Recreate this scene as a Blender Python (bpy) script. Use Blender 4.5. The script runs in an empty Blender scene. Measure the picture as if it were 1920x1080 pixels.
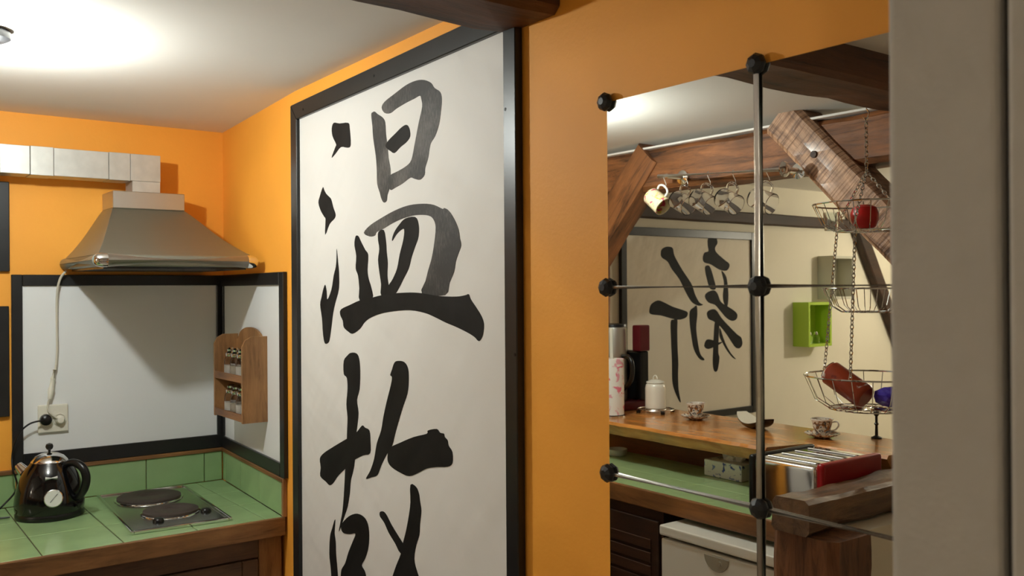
import bpy, bmesh, math, random
from mathutils import Vector, Matrix, noise as mnoise
from mathutils.geometry import tessellate_polygon
random.seed(7)
scene = bpy.context.scene
COL = scene.collection
PI = math.pi

# ------------------------------------------------------------------ camera
F_PX, YAW, PITCH, ROLL = 1694.756, math.radians(36.7221), math.radians(0.0753), math.radians(-0.3921)
EYE = Vector((-1.2054, 0.0, 1.66))
fw = Vector((math.sin(YAW)*math.cos(PITCH), math.cos(YAW)*math.cos(PITCH), math.sin(PITCH)))
r0 = Vector((math.cos(YAW), -math.sin(YAW), 0)); u0 = r0.cross(fw)
rt = r0*math.cos(ROLL) + u0*math.sin(ROLL); up = u0*math.cos(ROLL) - r0*math.sin(ROLL)
cam_d = bpy.data.cameras.new('camera'); cam = bpy.data.objects.new('camera', cam_d); COL.objects.link(cam)
cam.matrix_world = Matrix(((rt.x, up.x, -fw.x, EYE.x), (rt.y, up.y, -fw.y, EYE.y), (rt.z, up.z, -fw.z, EYE.z), (0, 0, 0, 1)))
cam_d.sensor_width = 36; cam_d.lens = F_PX/1920*36; cam_d.clip_start = .01
cam_d.dof.use_dof = True; cam_d.dof.focus_distance = 2.4; cam_d.dof.aperture_fstop = 7.0
scene.camera = cam

# ------------------------------------------------------------------ world, exposure
world = bpy.data.worlds.new('world'); scene.world = world; world.use_nodes = True
world.node_tree.nodes['Background'].inputs[0].default_value = (.02, .018, .015, 1)
scene.view_settings.view_transform = 'Standard'; scene.view_settings.look = 'None'
scene.view_settings.gamma = 1; scene.view_settings.use_curve_mapping = False
scene.view_settings.exposure = 0.0
BULB_KITCHEN = 1500.0     # emission strengths: kitchen and dining lamps, then an added fill bulb
BULB_DINING = 430.0
BULB_FILL = 46.0

# ------------------------------------------------------------------ pixel -> ray helpers
def ray(px, py): return fw + rt*((px-960)/F_PX) - up*((py-540)/F_PX)
def hx(px, py, x):
    d = ray(px, py); t = (x-EYE.x)/d.x; return EYE + d*t
def hy(px, py, y):
    d = ray(px, py); return EYE + d*(y/d.y)
def hz(px, py, z):
    d = ray(px, py); return EYE + d*((z-EYE.z)/d.z)
def vir(p): return Vector((-p.x, p.y, p.z))          # a point seen in the mirror -> its real place
def wall_x(y): return 0.0 if y <= 2.8 else .054*(y-2.8)/(3.652-2.8)
YB = 3.652

# ------------------------------------------------------------------ materials
def lin(c):
    return tuple(((v/255)/12.92 if v/255 <= .04045 else ((v/255+.055)/1.055)**2.4) for v in c)
def nodes(name):
    m = bpy.data.materials.new(name); m.use_nodes = True
    nt = m.node_tree; return m, nt, nt.nodes['Principled BSDF']
def mat(name, rgb, rough=.5, metal=0, var=.0, scale=8, bump=0, bscale=40, coat=0, spec=.5, stretch=None, trans=0, ior=1.45, emit=None, es=1):
    m, nt, b = nodes(name); c = lin(rgb)
    b.inputs['Base Color'].default_value = (*c, 1); b.inputs['Roughness'].default_value = rough
    b.inputs['Metallic'].default_value = metal; b.inputs['Coat Weight'].default_value = coat
    b.inputs['Coat Roughness'].default_value = .08
    b.inputs['Specular IOR Level'].default_value = spec; b.inputs['IOR'].default_value = ior
    b.inputs['Transmission Weight'].default_value = trans
    tc = nt.nodes.new('ShaderNodeTexCoord'); mp = nt.nodes.new('ShaderNodeMapping')
    nt.links.new(tc.outputs['Object'], mp.inputs[0])
    if stretch: mp.inputs['Scale'].default_value = stretch
    if var:
        n = nt.nodes.new('ShaderNodeTexNoise'); n.inputs['Scale'].default_value = scale; n.inputs['Detail'].default_value = 4
        nt.links.new(mp.outputs[0], n.inputs['Vector'])
        r = nt.nodes.new('ShaderNodeValToRGB')
        r.color_ramp.elements[0].position = .3; r.color_ramp.elements[1].position = .7
        r.color_ramp.elements[0].color = (*[v*(1-var) for v in c], 1); r.color_ramp.elements[1].color = (*[min(1, v*(1+var)) for v in c], 1)
        nt.links.new(n.outputs['Fac'], r.inputs[0]); nt.links.new(r.outputs[0], b.inputs['Base Color'])
    if bump:
        n = nt.nodes.new('ShaderNodeTexNoise'); n.inputs['Scale'].default_value = bscale; n.inputs['Detail'].default_value = 5
        nt.links.new(mp.outputs[0], n.inputs['Vector'])
        bp = nt.nodes.new('ShaderNodeBump'); bp.inputs['Strength'].default_value = bump; bp.inputs['Distance'].default_value = .01
        nt.links.new(n.outputs['Fac'], bp.inputs['Height']); nt.links.new(bp.outputs[0], b.inputs['Normal'])
    if emit:
        b.inputs['Emission Color'].default_value = (*lin(emit), 1); b.inputs['Emission Strength'].default_value = es
    return m
def wood(name, dark, light, axis='x', rough=.5, scale=6, bump=.15, saw=False, coat=0, long=.12, rot=None):
    """grain stretched along one axis, dark cracks, optional saw marks across it"""
    m, nt, b = nodes(name); N = nt.nodes.new; L = nt.links.new
    tc = N('ShaderNodeTexCoord'); mp = N('ShaderNodeMapping'); L(tc.outputs['Object'], mp.inputs[0])
    src = tc.outputs['Object']
    if rot:
        mr0 = N('ShaderNodeMapping'); mr0.inputs['Rotation'].default_value = rot; L(src, mr0.inputs[0]); src = mr0.outputs[0]; L(src, mp.inputs[0])
    s = {'x': (long, 1, 1), 'y': (1, long, 1), 'z': (1, 1, long)}[axis]; mp.inputs['Scale'].default_value = s
    n = N('ShaderNodeTexNoise'); n.inputs['Scale'].default_value = scale*4; n.inputs['Detail'].default_value = 9; n.inputs['Roughness'].default_value = .72
    n.inputs['Distortion'].default_value = .6; L(mp.outputs[0], n.inputs['Vector'])
    r = N('ShaderNodeValToRGB'); e = r.color_ramp.elements
    e[0].position = .34; e[1].position = .66; dk, lt = lin(dark), lin(light)
    e[0].color = (*dk, 1); e[1].color = (*lt, 1)
    mid = e.new(.48); mid.color = (*[(a*.45+c*.55) for a, c in zip(dk, lt)], 1)
    L(n.outputs['Fac'], r.inputs[0])
    n2 = N('ShaderNodeTexNoise'); n2.inputs['Scale'].default_value = 3.5; n2.inputs['Detail'].default_value = 3; L(tc.outputs['Object'], n2.inputs['Vector'])
    mr = N('ShaderNodeMapRange'); mr.inputs[1].default_value = .3; mr.inputs[2].default_value = .7; mr.inputs[3].default_value = .62; mr.inputs[4].default_value = 1.2
    L(n2.outputs['Fac'], mr.inputs[0])
    mx = N('ShaderNodeMix'); mx.data_type = 'RGBA'; mx.blend_type = 'MULTIPLY'; mx.inputs['Factor'].default_value = 1
    L(r.outputs[0], mx.inputs['A']); L(mr.outputs[0], mx.inputs['B'])
    col = mx.outputs['Result']
    h = n.outputs['Fac']
    if saw:
        mp2 = N('ShaderNodeMapping'); s2 = {'x': (70, 3, 3), 'y': (3, 70, 3), 'z': (3, 3, 70)}[axis]; mp2.inputs['Scale'].default_value = s2
        L(src, mp2.inputs[0]); n3 = N('ShaderNodeTexNoise'); n3.inputs['Scale'].default_value = 1.6; n3.inputs['Detail'].default_value = 2; L(mp2.outputs[0], n3.inputs['Vector'])
        r3 = N('ShaderNodeValToRGB'); r3.color_ramp.elements[0].position = .36; r3.color_ramp.elements[1].position = .5
        r3.color_ramp.elements[0].color = (.45, .38, .32, 1); r3.color_ramp.elements[1].color = (1, 1, 1, 1); L(n3.outputs['Fac'], r3.inputs[0])
        m3 = N('ShaderNodeMix'); m3.data_type = 'RGBA'; m3.blend_type = 'MULTIPLY'; m3.inputs['Factor'].default_value = 1
        L(col, m3.inputs['A']); L(r3.outputs[0], m3.inputs['B']); col = m3.outputs['Result']
        ad = N('ShaderNodeMath'); ad.operation = 'ADD'; L(n.outputs['Fac'], ad.inputs[0]); L(n3.outputs['Fac'], ad.inputs[1]); h = ad.outputs[0]
    L(col, b.inputs['Base Color']); b.inputs['Roughness'].default_value = rough; b.inputs['Coat Weight'].default_value = coat; b.inputs['Coat Roughness'].default_value = .15
    if bump:
        bp = N('ShaderNodeBump'); bp.inputs['Strength'].default_value = bump; bp.inputs['Distance'].default_value = .012
        L(h, bp.inputs['Height']); L(bp.outputs[0], b.inputs['Normal'])
    return m
M = {}
M['orange'] = mat('orange_paint', (247, 168, 60), .6, var=.04, scale=3, bump=.06, bscale=90)
M['cream'] = mat('cream_paint', (230, 223, 204), .75, var=.03, scale=3, bump=.06, bscale=60)
M['ceil'] = mat('ceiling_paint', (228, 224, 218), .85, var=.02, scale=2, bump=.05, bscale=30)
M['plaster'] = mat('jamb_paint', (192, 187, 180), .55, var=.035, scale=25, bump=.12, bscale=120)
M['groove'] = mat('dark_gap', (40, 34, 30), .8)
M['floor'] = mat('floor_tile', (222, 212, 196), .5, var=.15, scale=4)  # floor is out of view; colour lightened to bounce more light upward
M['black'] = mat('black_lacquer', (30, 30, 31), .34, var=.15, scale=12, stretch=(1, 1, 1), spec=.5)
M['black_mat'] = mat('black_plastic', (24, 24, 26), .42)
M['screw'] = mat('dark_screw', (16, 16, 16), .4, metal=.6)
M['ink'] = mat('black_ink', (26, 25, 24), .6, var=.35, scale=14, spec=.2)
M['white_board'] = mat('white_board', (232, 233, 234), .35, var=.02, scale=2)
M['tile'] = mat('green_glazed_tile', (148, 178, 126), .22, var=.07, scale=9, bump=.02, bscale=15)
M['tile2'] = mat('green_glazed_tile_pale', (158, 184, 130), .2, var=.05, scale=9)
M['grout'] = mat('dark_grout', (70, 58, 46), .9)
M['grout2'] = mat('green_grout', (112, 140, 84), .8)
M['steel'] = mat('brushed_steel', (196, 193, 186), .42, metal=1, bump=.03, bscale=60, stretch=(1, 14, 14))
M['steel_dark'] = mat('hood_steel', (160, 164, 154), .5, metal=1, bump=.03, bscale=60, stretch=(1, 14, 14))
M['galv'] = mat('galvanised_duct', (205, 205, 200), .42, metal=.6, var=.08, scale=20)
M['chrome'] = mat('chrome', (225, 225, 225), .08, metal=1)
M['rodm'] = mat('satin_rod', (190, 186, 180), .26, metal=1)
M['dark_glass'] = mat('hood_underside', (42, 44, 42), .25)
M['white_pl'] = mat('white_plastic', (226, 222, 208), .4)
M['white_cable'] = mat('white_cable', (205, 198, 182), .5)
M['kettle'] = mat('black_enamel', (10, 10, 12), .12, coat=.3)
M['kblack'] = mat('black_bakelite', (14, 14, 15), .3)
M['dial'] = mat('dial_white', (225, 225, 220), .4)
M['hotplate'] = mat('cast_iron', (62, 52, 46), .55, var=.12, scale=30)
M['hobplate'] = mat('polished_hob', (205, 208, 200), .2, metal=1, var=.1, scale=6)
M['oak'] = wood('oak_trim', (96, 62, 32), (148, 104, 60), 'x', .5, 8, .05)
M['oak_z'] = wood('oak_rack', (112, 76, 42), (166, 120, 74), 'z', .5, 10, .05)
M['edge_y'] = wood('counter_edge', (98, 60, 30), (146, 98, 54), 'y', .45, 6, .05)
M['cab'] = wood('cabinet_wood', (66, 44, 26), (104, 72, 44), 'x', .5, 7, .05)
M['cab_dark'] = wood('dark_cabinet', (38, 20, 10), (66, 38, 20), 'y', .5, 8, .15)
M['bar'] = wood('bar_board', (178, 104, 42), (230, 158, 82), 'y', .22, 5, .04, coat=.5)
M['barwall'] = wood('bar_wall_wood', (92, 46, 18), (138, 74, 32), 'y', .5, 5, .05)
M['beam_x'] = wood('old_beam_x', (40, 22, 12), (112, 70, 42), 'x', .6, 5, .5)
M['beam_y'] = wood('old_beam_y', (54, 30, 15), (152, 96, 54), 'y', .55, 6, .5)
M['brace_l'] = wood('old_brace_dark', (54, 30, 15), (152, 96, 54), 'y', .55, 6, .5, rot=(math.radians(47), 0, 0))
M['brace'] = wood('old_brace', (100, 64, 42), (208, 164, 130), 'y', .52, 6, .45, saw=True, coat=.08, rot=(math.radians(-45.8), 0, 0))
M['post'] = wood('old_post', (70, 44, 28), (160, 108, 72), 'z', .6, 6, .5)
M['rail'] = wood('old_rail', (60, 40, 26), (140, 104, 72), 'x', .35, 6, .7, coat=.3)
M['darktimber'] = wood('dark_timber', (34, 20, 12), (66, 40, 24), 'x', .6, 5, .3)
M['satin'] = mat('satin_steel', (232, 230, 226), .3, metal=.75)
M['mirror'] = mat('mirror_silver', (236, 238, 234), .0, metal=1)
M['gedge'] = mat('mirror_edge', (196, 204, 196), .15)
def glass(name, rgb=(245, 250, 248), rough=0.02):
    return mat(name, rgb, rough, trans=1, ior=1.45)
M['glass'] = glass('clear_glass')
M['mugglass'] = mat('thin_glass', (250, 250, 252), .01, trans=1, ior=1.22)
M['porc'] = mat('white_porcelain', (236, 232, 224), .15, coat=.3)
M['enamel'] = mat('cream_enamel', (236, 232, 218), .2, coat=.3)
M['red'] = mat('red_plastic', (165, 18, 26), .3)
M['dkred'] = mat('dark_red_plastic', (84, 14, 22), .3)
M['apple'] = mat('apple_skin', (176, 22, 22), .28, var=.3, scale=20)
M['stem'] = mat('stem_brown', (70, 45, 25), .7)
M['white_app'] = mat('white_appliance', (222, 218, 206), .3)
M['grey_app'] = mat('recess_grey', (150, 142, 124), .5)
M['lime'] = mat('lime_lacquer', (172, 204, 62), .35)
M['greycube'] = mat('grey_lacquer', (198, 196, 178), .4)
M['purple'] = mat('purple_foil', (60, 40, 150), .25)
M['tissue'] = mat('tissue_paper', (232, 228, 220), .8)
M['boat_black'] = mat('black_glaze', (14, 13, 13), .15)
M['boat_white'] = mat('cream_glaze', (232, 224, 204), .3)

def paper_mat(name, rgb):
    m, nt, b = nodes(name); N = nt.nodes.new; L = nt.links.new
    b.inputs['Base Color'].default_value = (*lin(rgb), 1); b.inputs['Roughness'].default_value = .55
    tc = N('ShaderNodeTexCoord'); hs = []
    for rot, st, sc in ((.5, (1, 1, 5), 2.2), (-.9, (1, 1, 6), 1.6), (1.2, (1, 1, 4), 3.1)):
        mp = N('ShaderNodeMapping'); mp.vector_type = 'TEXTURE'; mp.inputs['Rotation'].default_value = (rot, 0, 0); mp.inputs['Scale'].default_value = (1, 1, 1/st[2])
        # rotation about x turns creases in the sheet plane of wall sheets; dining sheet uses its own axis
        if 'dining' in name: mp.inputs['Rotation'].default_value = (0, rot, 0)
        L(tc.outputs['Object'], mp.inputs[0])
        n = N('ShaderNodeTexNoise'); n.inputs['Scale'].default_value = sc; n.inputs['Detail'].default_value = 2; n.inputs['Roughness'].default_value = .4; L(mp.outputs[0], n.inputs['Vector']); hs.append(n.outputs['Fac'])
    a = N('ShaderNodeMath'); L(hs[0], a.inputs[0]); L(hs[1], a.inputs[1]); a2 = N('ShaderNodeMath'); L(a.outputs[0], a2.inputs[0]); L(hs[2], a2.inputs[1])
    bp = N('ShaderNodeBump'); bp.inputs['Strength'].default_value = .3; bp.inputs['Distance'].default_value = .02
    L(a2.outputs[0], bp.inputs['Height']); L(bp.outputs[0], b.inputs['Normal'])
    return m
M['paper'] = paper_mat('white_paper', (226, 223, 219))
M['paper2'] = paper_mat('dining_paper', (216, 206, 186))
def dry_ink(name):
    m, nt, b = nodes(name); N = nt.nodes.new; L = nt.links.new
    tc = N('ShaderNodeTexCoord'); mp = N('ShaderNodeMapping'); mp.inputs['Scale'].default_value = (1, 5, 1.2); L(tc.outputs['Object'], mp.inputs[0])
    n = N('ShaderNodeTexNoise'); n.inputs['Scale'].default_value = 40; n.inputs['Detail'].default_value = 6; n.inputs['Roughness'].default_value = .75; L(mp.outputs[0], n.inputs['Vector'])
    n2 = N('ShaderNodeTexNoise'); n2.inputs['Scale'].default_value = 6; L(tc.outputs['Object'], n2.inputs['Vector'])
    a = N('ShaderNodeMath'); L(n.outputs['Fac'], a.inputs[0]); L(n2.outputs['Fac'], a.inputs[1])
    r = N('ShaderNodeValToRGB'); e = r.color_ramp.elements; e[0].position = .95/2*1; e[1].position = .66
    a.operation = 'ADD'; d = N('ShaderNodeMath'); d.operation = 'MULTIPLY'; d.inputs[1].default_value = .5; L(a.outputs[0], d.inputs[0])
    e[0].color = (*lin((32, 30, 28)), 1); e[1].color = (*lin((100, 95, 90)), 1); L(d.outputs[0], r.inputs[0])
    L(r.outputs[0], b.inputs['Base Color']); b.inputs['Roughness'].default_value = .6
    return m
M['ink_dry'] = dry_ink('dry_brushed_ink')
def spots(name, base, cols, scale=18, thr=.42, rough=.4):
    """printed flower spots on a plain ground"""
    m, nt, b = nodes(name); N = nt.nodes.new; L = nt.links.new
    tc = N('ShaderNodeTexCoord'); prev = None
    for i, c in enumerate(cols):
        mp = N('ShaderNodeMapping'); mp.inputs['Location'].default_value = (i*3.7, i*1.3, i*5.1); L(tc.outputs['Object'], mp.inputs[0])
        n = N('ShaderNodeTexNoise'); n.inputs['Scale'].default_value = scale; n.inputs['Detail'].default_value = 3; n.inputs['Distortion'].default_value = 1.2; L(mp.outputs[0], n.inputs['Vector'])
        r = N('ShaderNodeValToRGB'); r.color_ramp.elements[0].position = 1-thr; r.color_ramp.elements[1].position = 1-thr+.04; L(n.outputs['Fac'], r.inputs[0])
        mx = N('ShaderNodeMix'); mx.data_type = 'RGBA'; L(r.outputs[0], mx.inputs['Factor'])
        if prev: L(prev, mx.inputs['A'])
        else: mx.inputs['A'].default_value = (*lin(base), 1)
        mx.inputs['B'].default_value = (*lin(c), 1); prev = mx.outputs['Result']
    L(prev, b.inputs['Base Color']); b.inputs['Roughness'].default_value = rough
    return m
M['floral'] = spots('flower_mug_print', (240, 230, 190), [(232, 212, 96), (212, 84, 116)], 24, .43, .2)
M['towel'] = spots('flower_towel_print', (238, 234, 226), [(226, 120, 140), (228, 160, 170)], 15, .42, .85)
M['bluebox'] = spots('blue_flower_box_print', (226, 230, 226), [(60, 84, 160), (120, 140, 190)], 26, .36, .5)
M['cupprint'] = spots('cup_print', (226, 216, 200), [(120, 78, 44), (96, 96, 100), (170, 110, 60)], 45, .44, .2)
M['can'] = spots('can_print', (150, 58, 30), [(210, 200, 190), (120, 40, 26)], 14, .38, .3)

# ------------------------------------------------------------------ building helpers
WORG = {}
def link(o, parent=None):
    COL.objects.link(o)
    if parent is not None: o.parent = parent
def thing(name, label, cat, loc, group=None, kind=None):
    o = bpy.data.objects.new(name, None); o.empty_display_size = .05
    COL.objects.link(o); o.location = loc; WORG[o.name] = Vector(loc)
    o['label'] = label; o['category'] = cat
    if group: o['group'] = group
    if kind: o['kind'] = kind
    return o
def tag(o, label, cat=None, group=None, kind=None):
    o['label'] = label
    if cat: o['category'] = cat
    if group: o['group'] = group
    if kind: o['kind'] = kind
    return o
def put(name, bm, material, parent=None, smooth=False, label=None, kind=None):
    """links a bmesh in world coordinates as one object with its origin at its own middle"""
    bmesh.ops.recalc_face_normals(bm, faces=bm.faces)
    vs = [v.co for v in bm.verts]
    c = Vector([(min(v[i] for v in vs)+max(v[i] for v in vs))/2 for i in range(3)])
    for v in bm.verts: v.co -= c
    me = bpy.data.meshes.new(name); bm.to_mesh(me); bm.free()
    if smooth:
        me.polygons.foreach_set('use_smooth', [True]*len(me.polygons))
        try: me.set_sharp_from_angle(angle=math.radians(40))
        except Exception: pass
    me.materials.append(material if not isinstance(material, str) else M[material])
    o = bpy.data.objects.new(name, me); COL.objects.link(o)
    org = WORG[parent.name] if parent is not None else Vector((0, 0, 0))
    o.location = c - org; WORG[o.name] = c
    if parent is not None: o.parent = parent
    if label: o['label'] = label
    if kind: o['kind'] = kind
    return o
def bm_box(bm, x0, x1, y0, y1, z0, z1, bevel=0, segs=1, mtx=None):
    r = bmesh.ops.create_cube(bm, size=1)
    for v in r['verts']:
        v.co = Vector(((x0+x1)/2+v.co.x*abs(x1-x0), (y0+y1)/2+v.co.y*abs(y1-y0), (z0+z1)/2+v.co.z*abs(z1-z0)))
    vs = r['verts']
    if bevel:
        es = list({e for v in vs for e in v.link_edges})
        q = bmesh.ops.bevel(bm, geom=es, offset=bevel, segments=segs, affect='EDGES', profile=.6)
        vs = list({v for v in q['verts']} | {v for v in vs if v.is_valid})
    if mtx is not None:
        for v in vs: v.co = mtx @ v.co
    return vs
def box(name, x0, x1, y0, y1, z0, z1, m, parent=None, bevel=0, segs=1, label=None, kind=None, smooth=False):
    bm = bmesh.new(); bm_box(bm, x0, x1, y0, y1, z0, z1, bevel, segs)
    return put(name, bm, m, parent, smooth, label, kind)
def hexa(name, pts8, m, parent=None, bevel=0, label=None, kind=None, segs=1):
    """box from eight corners: bottom loop of four then top loop of four"""
    bm = bmesh.new(); v = [bm.verts.new(p) for p in pts8]
    for f in ((0, 1, 2, 3), (4, 5, 6, 7), (0, 1, 5, 4), (1, 2, 6, 5), (2, 3, 7, 6), (3, 0, 4, 7)): bm.faces.new([v[i] for i in f])
    bmesh.ops.recalc_face_normals(bm, faces=bm.faces)
    if bevel: bmesh.ops.bevel(bm, geom=list(bm.edges), offset=bevel, segments=segs, affect='EDGES')
    return put(name, bm, m, parent, False, label, kind)
def frame_axes(axis):
    a = Vector(axis).normalized(); h = Vector((0, 0, 1)) if abs(a.z) < .95 else Vector((1, 0, 0))
    s = a.cross(h).normalized(); t = s.cross(a).normalized(); return a, s, t
def bm_lathe(bm, prof, org, axis=(0, 0, 1), segs=24, cap=True):
    a, s, t = frame_axes(axis); org = Vector(org); rings = []
    for r, h in prof:
        if r < 1e-6: rings.append([bm.verts.new(org+a*h)])
        else: rings.append([bm.verts.new(org+a*h+(s*math.cos(2*PI*k/segs)+t*math.sin(2*PI*k/segs))*r) for k in range(segs)])
    for A, B in zip(rings, rings[1:]):
        for k in range(segs):
            j = (k+1) % segs
            if len(A) == 1 and len(B) == 1: continue
            if len(A) == 1: bm.faces.new((A[0], B[k], B[j]))
            elif len(B) == 1: bm.faces.new((A[k], A[j], B[0]))
            else: bm.faces.new((A[k], A[j], B[j], B[k]))
    if cap:
        for R in (rings[0], rings[-1]):
            if len(R) > 1: bm.faces.new(R)
def lathe(name, prof, org, m, parent=None, axis=(0, 0, 1), segs=24, label=None, cap=True, kind=None):
    bm = bmesh.new(); bm_lathe(bm, prof, org, axis, segs, cap)
    return put(name, bm, m, parent, True, label, kind)
def bm_tube(bm, pts, r, segs=8, closed=False, flat=1.0):
    pts = [Vector(p) for p in pts]; n = len(pts); rings = []; ref = None
    for i, p in enumerate(pts):
        d = (pts[(i+1) % n]-pts[i-1]) if closed else (pts[min(i+1, n-1)]-pts[max(i-1, 0)])
        d.normalize()
        if ref is None: _, s, t = frame_axes(d)
        else:
            s = (ref-d*ref.dot(d)).normalized(); t = d.cross(s)
        ref = s
        rr = r[i] if isinstance(r, (list, tuple)) else r
        rings.append([bm.verts.new(p+(s*math.cos(2*PI*k/segs)+t*math.sin(2*PI*k/segs)*flat)*rr) for k in range(segs)])
    for i in range(n if closed else n-1):
        A, B = rings[i], rings[(i+1) % n]
        for k in range(segs): bm.faces.new((A[k], A[(k+1) % segs], B[(k+1) % segs], B[k]))
    if not closed: bm.faces.new(rings[0]); bm.faces.new(rings[-1])
def tube(name, pts, r, m, parent=None, segs=8, closed=False, label=None, flat=1.0, kind=None):
    bm = bmesh.new(); bm_tube(bm, pts, r, segs, closed, flat)
    return put(name, bm, m, parent, True, label, kind)
def spline(pts, sub=6, closed=False):
    pts = [Vector(p) for p in pts]; n = len(pts); out = []
    for i in range(n if closed else n-1):
        p1, p2 = pts[i], pts[(i+1) % n]
        p0 = pts[i-1] if (closed or i > 0) else p1; p3 = pts[(i+2) % n] if (closed or i+2 < n) else p2
        for k in range(sub):
            t = k/sub
            out.append(.5*((2*p1)+(p2-p0)*t+(2*p0-5*p1+4*p2-p3)*t*t+(3*p1-p0-3*p2+p3)*t*t*t))
    if not closed: out.append(pts[-1])
    return out
def rough_bar(name, a, b, w, h, m, parent=None, side=None, amp=.008, n=14, seed=0, label=None, taper=None):
    """hewn timber from a to b: w across `side`, h across the third axis, with uneven faces and worn edges"""
    a, b = Vector(a), Vector(b); d = (b-a).normalized(); L = (b-a).length
    s = Vector(side).normalized(); s = (s-d*s.dot(d)).normalized(); t = d.cross(s)
    c = .12*min(w, h)
    prof = [(-w/2+c, -h/2), (0, -h/2), (w/2-c, -h/2), (w/2, -h/2+c), (w/2, 0), (w/2, h/2-c), (w/2-c, h/2), (0, h/2), (-w/2+c, h/2), (-w/2, h/2-c), (-w/2, 0), (-w/2, -h/2+c)]
    bm = bmesh.new(); rings = []
    for i in range(n+1):
        p = a+d*(L*i/n); ring = []
        for (u, v) in prof:
            q = p+s*u+t*v; k = Vector((q.x*4+seed, q.y*4, q.z*4))
            e = mnoise.noise(k)*amp+mnoise.noise(k*3.1)*amp*.5
            rad = (s*u+t*v).normalized(); ring.append(bm.verts.new(q+rad*e))
        rings.append(ring)
    m_ = len(prof)
    for A, B in zip(rings, rings[1:]):
        for k in range(m_): bm.faces.new((A[k], A[(k+1) % m_], B[(k+1) % m_], B[k]))
    bm.faces.new(rings[0]); bm.faces.new(rings[-1])
    return put(name, bm, m, parent, False, label)
def poly_sheet(name, pts, m, parent, thick, nrm, smooth_sub=4):
    """flat ink shape with a closed smoothed outline, lying on a sheet"""
    out = spline(pts, smooth_sub, True) if smooth_sub > 1 else [Vector(p) for p in pts]
    bm = bmesh.new(); tris = tessellate_polygon([out]); nrm = Vector(nrm)
    f = [bm.verts.new(p+nrm*thick) for p in out]
    for t in tris:
        try: bm.faces.new([f[i] for i in t])
        except ValueError: pass
    g = [bm.verts.new(p) for p in out]
    for i in range(len(out)):
        j = (i+1) % len(out); bm.faces.new((f[i], f[j], g[j], g[i]))
    return put(name, bm, m, parent)

# ------------------------------------------------------------------ the room
def struct(o, label):
    o['kind'] = 'structure'; o['label'] = label; return o
struct(box('floor', -5.8, .2, -2.2, 3.85, -.06, 0, 'floor'), 'pale floor of the kitchen and dining room')
def ceil_z(y): return 2.325-(y-1.8)*.0108
hexa_c = [(-5.8, -2.2, ceil_z(-2.2)), (.2, -2.2, ceil_z(-2.2)), (.2, 3.85, ceil_z(3.85)), (-5.8, 3.85, ceil_z(3.85))]
struct(hexa('ceiling', hexa_c+[(x, y, 2.5) for x, y, z in hexa_c], 'ceil'), 'white plastered ceiling over the kitchen')
bm = bmesh.new()
prof = [(0, -2.2), (0, 2.8), (.054, YB), (.054, 3.85), (.2, 3.85), (.2, -2.2)]
lo = [bm.verts.new((x, y, 0)) for x, y in prof]; hi = [bm.verts.new((x, y, 2.45)) for x, y in prof]
bm.faces.new(lo); bm.faces.new(hi)
for i in range(6): bm.faces.new((lo[i], lo[(i+1) % 6], hi[(i+1) % 6], hi[i]))
struct(put('wall_right', bm, 'orange'), 'orange painted wall behind the large calligraphy sheet and the mirror')
struct(box('wall_back', -1.8, .054, YB, 3.85, 0, 2.45, 'orange'), 'orange painted wall behind the cooker hood')
struct(box('wall_dining', -5.8, -1.8, YB, 3.85, 0, 2.45, 'cream'), 'cream painted dining room wall behind the square calligraphy sheet')
struct(box('wall_left', -5.8, -5.6, -2.2, YB, 0, 2.45, 'cream'), 'cream painted end wall of the dining room')
struct(box('wall_front', -5.6, 0, -2.2, -2.0, 0, 2.45, 'cream'), 'cream painted wall at the near end of the room')
# doorway lining on the right, close to the camera
XJ = -.505
dj = thing('door_1', 'pale grey painted door lining and wall end beside the mirror', 'door frame', (XJ/2, .3, 0), kind='structure')
del dj['category']
YG = (XJ-EYE.x)/2.18; YE = (XJ-EYE.x)/1.688
box('wall_end', XJ+.03, -.0, .12, YE-.012, 0, 2.33, 'plaster', dj)
box('lining_board', XJ, XJ+.03, YG+.004, YE, 0, 2.30, 'plaster', dj, .006, 3)
box('gap', XJ+.012, XJ+.03, YG-.004, YG+.004, 0, 2.3, 'groove', dj)
box('stop_board', XJ-.004, XJ+.03, .13, YG-.004, 0, 2.3, 'plaster', dj, .004, 2)

# ceiling beam that crosses over the top of the calligraphy sheet
cb = thing('ceiling_beam', 'dark hewn ceiling beam crossing above the large calligraphy sheet', 'beam', (-2.7, 1.56, 2.22))
rough_bar('beam', (-5.6, 1.535, 2.295), (-.001, 1.54, 2.298), .20, .135, 'beam_x', cb, side=(0, 1, 0), amp=.012, n=60, seed=3)

# ------------------------------------------------------------------ large calligraphy sheet on the orange wall
XP = -.010
cal = thing('calligraphy_panel', 'tall white calligraphy sheet in a black frame on the orange wall', 'calligraphy', (0, 2.23, .25))
ZB = .25
A0 = hx(544, 198, -.022); A1 = hx(895.5, 32.6, -.022)
yL, yR = A0.y, hx(968, 500, -.022).y
def ztop(y): return A0.z+(A1.z-A0.z)*(y-A0.y)/(A1.y-A0.y)
yLi, yRi = hx(557, 500, -.022).y, hx(945, 500, -.022).y
def bar4(name, quad, x0, x1, m, parent, bev=.002):
    """quad of (y,z) extruded from x0 to x1"""
    return hexa(name, [(x0, y, z) for y, z in quad]+[(x1, y, z) for y, z in quad], m, parent, bev)
zt_i = lambda y: ztop(y)-.052
bar4('frame_bar', [(yL, ZB), (yLi, ZB), (yLi, zt_i(yLi)), (yL, ztop(yL))], -.001, -.022, 'black', cal)
bar4('frame_bar', [(yR, ZB), (yRi, ZB), (yRi, zt_i(yRi)), (yR, ztop(yR))], -.001, -.022, 'black', cal)
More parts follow.
